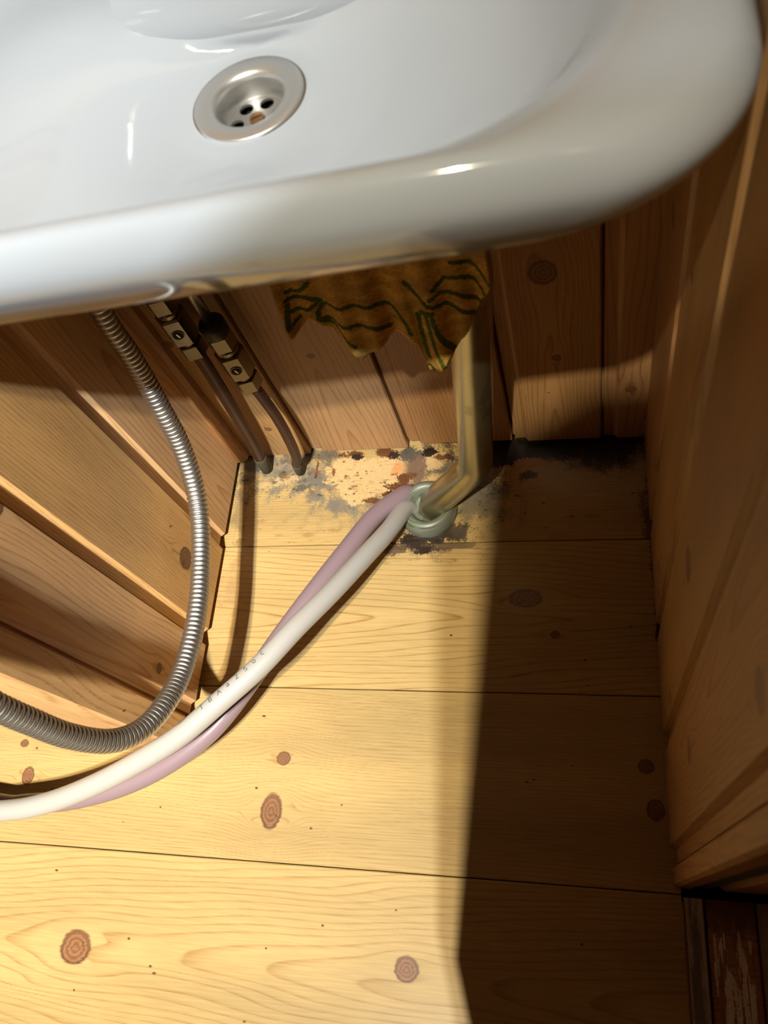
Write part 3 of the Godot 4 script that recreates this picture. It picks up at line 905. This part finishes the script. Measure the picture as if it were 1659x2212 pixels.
func make_water_pipes() -> void:
	var W := [Vector3(-0.1885, -0.012, -0.3925), Vector3(-0.1905, 0.001, -0.3880), Vector3(-0.1938, 0.014, -0.3802), Vector3(-0.2011, 0.040, -0.3453), Vector3(-0.2158, 0.066, -0.3064), Vector3(-0.2374, 0.090, -0.2611), Vector3(-0.2631, 0.108, -0.2187), Vector3(-0.2908, 0.115, -0.1795), Vector3(-0.3253, 0.115, -0.1453), Vector3(-0.3584, 0.110, -0.1175), Vector3(-0.3999, 0.100, -0.0945), Vector3(-0.4487, 0.088, -0.0728), Vector3(-0.5014, 0.075, -0.0562), Vector3(-0.5564, 0.065, -0.0472), Vector3(-0.68, 0.045, -0.04), Vector3(-0.9, 0.018, -0.05), Vector3(-1.51, 0.012, -0.06)]
	var V := [Vector3(-0.1860, -0.012, -0.4080), Vector3(-0.1900, 0.001, -0.4060), Vector3(-0.1956, 0.011, -0.4003), Vector3(-0.2203, 0.030, -0.3665), Vector3(-0.2457, 0.048, -0.3143), Vector3(-0.2708, 0.060, -0.265), Vector3(-0.2962, 0.066, -0.2178), Vector3(-0.317, 0.066, -0.181), Vector3(-0.3433, 0.062, -0.1427), Vector3(-0.3697, 0.057, -0.1176), Vector3(-0.4072, 0.050, -0.0944), Vector3(-0.4515, 0.043, -0.0761), Vector3(-0.5035, 0.036, -0.0635), Vector3(-0.5518, 0.032, -0.0579), Vector3(-0.5851, 0.030, -0.0564), Vector3(-0.70, 0.022, -0.07), Vector3(-0.9, 0.012, -0.085), Vector3(-1.51, 0.012, -0.09)]
	var wm := mat(Color8(168, 163, 157), 0.30)
	wm.subsurf_scatter_enabled = true
	wm.subsurf_scatter_strength = 0.15
	var vm := mat(Color8(136, 114, 120), 0.36)
	var t := thing("plastic_pipe", "white plastic water pipe with faint printed characters, running over the lilac one", "pipe")
	var path := curve(W, 0.006)
	obj("pipe", tube(path, func(_s): return 0.0098, 26), wm, t)
	t = thing("plastic_pipe", "dull lilac plastic water pipe running beneath the white one", "pipe")
	obj("pipe", tube(curve(V, 0.006), func(_s): return 0.0098, 26), vm, t)
	# printed characters, each a thin piece of ink on the upper side of the white pipe
	var ink := mat(Color8(84, 80, 88), 0.7)
	var font := SystemFont.new()
	font.font_names = PackedStringArray(["Droid Sans"])
	var chars := ["T", "B", "A", "a", "2", "5", "o", "c"]
	var dense := resample(path, 0.001)
	var start_at := 0
	var best := 1e9
	for i in dense.size():
		var dd := dense[i].distance_to(Vector3(-0.334, 0.1145, -0.138))
		if dd < best:
			best = dd; start_at = i
	var white: Node3D = get_node("plastic_pipe")
	for k in chars.size():
		var i := start_at - k * 10
		var c := dense[i]
		var along := (dense[i - 3] - dense[i + 3]).normalized()
		var n := Vector3(-0.10, 0.92, -0.38)
		n = (n - along * n.dot(along)).normalized()
		var side := n.cross(along).normalized()
		var tm := TextMesh.new()
		tm.text = chars[k]
		tm.font = font
		tm.font_size = 16
		tm.pixel_size = 0.00044
		tm.depth = 0.0002
		var o := obj("printed_character", tm, ink, white)
		# letters stand with their feet towards the floor end of the run
		o.transform = Transform3D(Basis(along, side, n), c + n * 0.0098)

# ------------------------------------------------------------------ cloth
func make_cloth() -> void:
	var OUT := [[-0.1906, 0.4003], [-0.1955, 0.3834], [-0.1971, 0.3640], [-0.1921, 0.3651], [-0.1796, 0.3721], [-0.1645, 0.3465], [-0.1515, 0.3348], [-0.1380, 0.3431], [-0.1293, 0.3465], [-0.1188, 0.3434], [-0.1111, 0.3357], [-0.1108, 0.3039], [-0.1021, 0.3126], [-0.0866, 0.3312], [-0.0756, 0.3474], [-0.0670, 0.3645], [-0.0597, 0.3823], [-0.0549, 0.3978]]
	var S := [
		[[-0.1753, 0.3715], [-0.1741, 0.3772], [-0.1697, 0.3824], [-0.1612, 0.3852], [-0.1472, 0.3849], [-0.1331, 0.3814], [-0.1232, 0.3737], [-0.1187, 0.3648], [-0.1162, 0.3561], [-0.1154, 0.3491]],
		[[-0.1750, 0.3706], [-0.1652, 0.3676], [-0.1519, 0.3676], [-0.1395, 0.3642], [-0.1339, 0.3601], [-0.1285, 0.3551]],
		[[-0.1739, 0.3688], [-0.1667, 0.3627], [-0.1599, 0.3548], [-0.1547, 0.3488]],
		[[-0.0956, 0.3740], [-0.1021, 0.3732], [-0.1067, 0.3682], [-0.1074, 0.3566], [-0.1074, 0.3392], [-0.1071, 0.3227]],
		[[-0.1009, 0.3739], [-0.1005, 0.3591], [-0.0998, 0.3383], [-0.0960, 0.3214]],
		[[-0.0971, 0.3718], [-0.0955, 0.3568], [-0.0914, 0.3425], [-0.0866, 0.3312]],
		[[-0.0957, 0.3795], [-0.0859, 0.3766], [-0.0769, 0.3675], [-0.0686, 0.3599]],
		[[-0.0956, 0.3857], [-0.0891, 0.3878], [-0.0785, 0.3841], [-0.0705, 0.3768], [-0.0633, 0.3696]],
		[[-0.0923, 0.3928], [-0.0842, 0.3990], [-0.0745, 0.3977], [-0.0664, 0.3921], [-0.0597, 0.3823]],
		[[-0.1105, 0.3983], [-0.1060, 0.3902], [-0.0977, 0.3798]],
		[[-0.1890, 0.4001], [-0.1807, 0.3990], [-0.1736, 0.4041]],
		[[-0.1911, 0.3941], [-0.1791, 0.3940], [-0.1706, 0.3865]],
		[[-0.1922, 0.3846], [-0.1810, 0.3814], [-0.1695, 0.3864]],
		[[-0.1911, 0.3909], [-0.1956, 0.3733], [-0.1874, 0.3756]],
		[[-0.0783, 0.4110], [-0.0681, 0.4081], [-0.0568, 0.3980]],
		[[-0.1088, 0.3134], [-0.1038, 0.3089]],
	]
	# print: green brush loops on yellow-beige cloth
	var x0 := -0.21
	var y0 := 0.47
	var ppm := 3600.0
	var w := 620
	var h := 640
	var im := Image.create(w, h, false, Image.FORMAT_RGB8)
	im.fill(Color8(206, 156, 78))
	var fib := noise_img(w, h, 3, 0.25, 61, 3)
	var big := noise_img(w, h, 2, 0.02, 62, 3)
	var data := im.get_data()
	for i in w * h:
		var z := 1.0 + (fib[i] / 255.0 - 0.5) * 0.45 + (big[i] / 255.0 - 0.5) * 0.35
		data[i * 3] = clampi(int(188.0 * z), 0, 255)
		data[i * 3 + 1] = clampi(int(148.0 * z), 0, 255)
		data[i * 3 + 2] = clampi(int(76.0 * z), 0, 255)
	var inked := PackedByteArray()
	inked.resize(w * h)
	for s in S:
		for k in s.size() - 1:
			var a := Vector2((s[k][0] - x0) * ppm, (y0 - s[k][1]) * ppm)
			var b := Vector2((s[k + 1][0] - x0) * ppm, (y0 - s[k + 1][1]) * ppm)
			var hw := 0.0018 * ppm
			for y in range(maxi(int(minf(a.y, b.y) - hw - 1), 0), mini(int(maxf(a.y, b.y) + hw + 2), h)):
				for x in range(maxi(int(minf(a.x, b.x) - hw - 1), 0), mini(int(maxf(a.x, b.x) + hw + 2), w)):
					var p := Vector2(x, y)
					var f := clampf((p - a).dot(b - a) / maxf((b - a).length_squared(), 1e-6), 0.0, 1.0)
					var i := y * w + x
					var d := p.distance_to(a + (b - a) * f) + (fib[i] / 255.0 - 0.5) * 6.0
					if d < hw and not inked[i]:
						inked[i] = 1
						data[i * 3] = int(data[i * 3] * 0.42); data[i * 3 + 1] = int(data[i * 3 + 1] * 0.60); data[i * 3 + 2] = int(data[i * 3 + 2] * 0.48)
	im.set_data(w, h, false, Image.FORMAT_RGB8, data)
	var m := tex_mat(im, 0.95, 0.2)
	m.backlight_enabled = true
	m.backlight = Color(0.35, 0.35, 0.3)
	m.cull_mode = BaseMaterial3D.CULL_DISABLED
	# hangs over the outlet pipe: front fall, over the top, short back fall
	var cols := 96
	var rows := 44
	var front := []
	var nz := FastNoiseLite.new()
	nz.seed = 5
	nz.frequency = 40.0
	for c in cols + 1:
		var x: float = lerpf(-0.1965, -0.0549, float(c) / cols)
		var yb := 0.40
		for k in OUT.size() - 1:
			if k == 1 : continue
			if x >= minf(OUT[k][0], OUT[k + 1][0]) and x <= maxf(OUT[k][0], OUT[k + 1][0]) and absf(OUT[k + 1][0] - OUT[k][0]) > 1e-5:
				var f: float = (x - OUT[k][0]) / (OUT[k + 1][0] - OUT[k][0])
				var yy: float = lerpf(OUT[k][1], OUT[k + 1][1], f)
				if k >= 2: yb = yy
				elif k == 0: pass
		yb += nz.get_noise_1d(x * 8.0) * 0.0015
		var col := []
		var ytop := 0.4215
		for r in rows + 1:
			var q := float(r) / rows
			var p: Vector3
			var fold := 0.006 * sin(x * 120.0 + 0.6) + 0.003 * sin(x * 310.0)
			if q <= 0.62:
				var g := q / 0.62
				var y := lerpf(yb, ytop, g)
				var swell := (1.0 - g)
				p = Vector3(x, y, -0.357 + fold * (0.35 + 0.65 * swell) + 0.006 * swell)
			elif q <= 0.84:
				var a := (q - 0.62) / 0.22 * PI
				p = Vector3(x, ytop + sin(a) * 0.026 + fold * 0.2, -0.386 + cos(a) * 0.029 + fold * 0.35 * (1.0 - a / PI))
			else:
				var g := (q - 0.84) / 0.16
				p = Vector3(x, ytop - g * 0.04, -0.415 - fold * 0.2)
			if q > 0.62:   # left of the pipe the cloth stays in front of the trap
				var kx := smoothstep(-0.152, -0.140, x)
				p = Vector3(x, minf(p.y, lerpf(ytop + 0.02, 9.0, kx)), lerpf(-0.3590 - (q - 0.62) * 0.012, p.z, kx))
				if kx < 0.5 and q > 0.84: p.y = ytop + 0.02 - (q - 0.84) * 0.01
			col.append(p)
		front.append(col)
	var st := start()
	var th := 0.0011
	var uv := func(p: Vector3, q: float) -> Vector2: return Vector2((p.x - x0) * ppm / w, (y0 - (p.y if q <= 0.62 else p.y + 0.02)) * ppm / h)
	var norms := []
	for c in cols + 1:
		var nc := []
		for r in rows + 1:
			var dx: Vector3 = front[mini(c + 1, cols)][r] - front[maxi(c - 1, 0)][r]
			var dy: Vector3 = front[c][mini(r + 1, rows)] - front[c][maxi(r - 1, 0)]
			nc.append(dx.cross(dy).normalized())
		norms.append(nc)
	var at := func(c: int, r: int, side: float) -> Vector3: return front[c][r] + norms[c][r] * th * 0.5 * side
	for c in cols:
		for r in rows:
			for side in [1.0, -1.0]:
				var p := [at.call(c, r, side), at.call(c + 1, r, side), at.call(c + 1, r + 1, side), at.call(c, r + 1, side)]
				var q := [float(r) / rows, float(r) / rows, float(r + 1) / rows, float(r + 1) / rows]
				for k in ([0, 2, 1, 0, 3, 2] if side > 0 else [0, 1, 2, 0, 2, 3]):
					st.set_uv(uv.call(p[k], q[k]))
					st.add_vertex(p[k])
	for e in 2:
		var n := cols if e == 0 else rows
		for k in n:
			for s in [0, 1]:
				var c0: int = k if e == 0 else s * cols
				var c1: int = k + 1 if e == 0 else s * cols
				var r0: int = s * rows if e == 0 else k
				var r1: int = s * rows if e == 0 else k + 1
				var p := [at.call(c0, r0, 1.0), at.call(c1, r1, 1.0), at.call(c1, r1, -1.0), at.call(c0, r0, -1.0)]
				for i in ([0, 1, 2, 0, 2, 3] if (s == 0) == (e == 0) else [0, 2, 1, 0, 3, 2]):
					st.set_uv(uv.call(p[i], float(r0) / rows))
					st.add_vertex(p[i])
	var o := obj("cleaning_cloth", done(st), m)
	o.set_meta("label", "yellow cleaning cloth with green looped lines draped over the drain outlet under the basin")
	o.set_meta("category", "cloth")

# ------------------------------------------------------------------ outside the frame
func make_lamp() -> void:
	var t := thing("ceiling_lamp", "two-bulb white spotlight bar with an added third spot under the ceiling behind the viewer", "lamp")
	var white := mat(Color8(220, 220, 216), 0.5)
	var bar := obj("lamp_base", rbox(Vector3(0.07, 0.03, 0.34), 0.006), white, t)
	bar.position = Vector3(-0.08, 2.484, 0.84)
	for d in [[Vector3(-0.11, 2.40, 0.815), Color(1.0, 0.90, 0.66)], [Vector3(-0.05, 2.32, 0.860), Color(0.86, 0.94, 1.0)], [Vector3(-0.08, 2.36, 0.838), Color(1.0, 0.95, 0.78)]]:  # the last bulb is added to go with the extra floor spot
		var p: Vector3 = d[0]
		obj("lamp_stem", tube(PackedVector3Array([Vector3(-0.08, 2.47, p.z), p + Vector3(0, 0.045, 0)]), func(_s): return 0.006, 12), white, t)
		obj("lamp_socket", lathe([Vector2(0.012, 0.050), Vector2(0.014, 0.048), Vector2(0.014, 0.020), Vector2(0.011, 0.018)], 20, p, Basis(), true), white, t)
		var g := mat(Color.WHITE, 0.5)
		g.emission_enabled = true
		g.emission = d[1].linear_to_srgb()
		g.emission_energy_multiplier = 2.0
		var b := SphereMesh.new()
		b.radius = 0.022
		b.height = 0.044
		var o := obj("light_bulb", b, g, t)
		o.position = p

func make_shadow_blocker() -> void:
	var t := thing("shadow_blocker", "unseen tall dark block behind the viewer, added to cast the shadow over the right side", "shadow blocker")  # added unseen block, stands in for the person holding the camera
	var pm: Material = M.dark
	var st := start(false)
	var lo := 0.49
	var hi := 1.295
	var plan := [Vector2(-0.1195, 0.20), Vector2(0.20, 0.20), Vector2(0.20, 0.46), Vector2(-0.045, 0.46), Vector2(-0.045, 0.255)]  # outline shaped for the edge of the shadow it throws
	var mid := Vector3(0.05, 0.78, 0.33)
	var bot := []
	var mids := []
	var top := []
	for p in plan:
		bot.append(Vector3(p.x, lo, p.y))
		mids.append(Vector3(0.05 + (p.x - 0.05) * 0.925, 1.235, p.y))
		top.append(Vector3(0.05 + (p.x - 0.05) * 0.61, hi, p.y))
	for pair in [[bot, mids], [mids, top]]:
		for k in 5:
			var q := (k + 1) % 5
			var p := [pair[0][k], pair[0][q], pair[1][q], pair[1][k]]
			var n: Vector3 = (p[1] - p[0]).cross(p[2] - p[0])
			if n.dot(p[0] + p[2] - mid * 2.0) < 0: n = -n
			quad(st, p, [Vector2(0, 0), Vector2(1, 0), Vector2(1, 1), Vector2(0, 1)], n)
	for r in [[top, Vector3.UP], [bot, Vector3.DOWN]]:
		var u := Vector2.ZERO
		for k in [1, 2, 3]: quad(st, [r[0][0], r[0][k], r[0][k + 1], r[0][k + 1]], [u, u, u, u], r[1])
	obj("body", done(st), pm, t)
	var pl := obj("blocker_base", rbox(Vector3(0.25, 0.50, 0.24), 0.004), pm, t)
	pl.position = Vector3(0.034, 0.2505, 0.33)
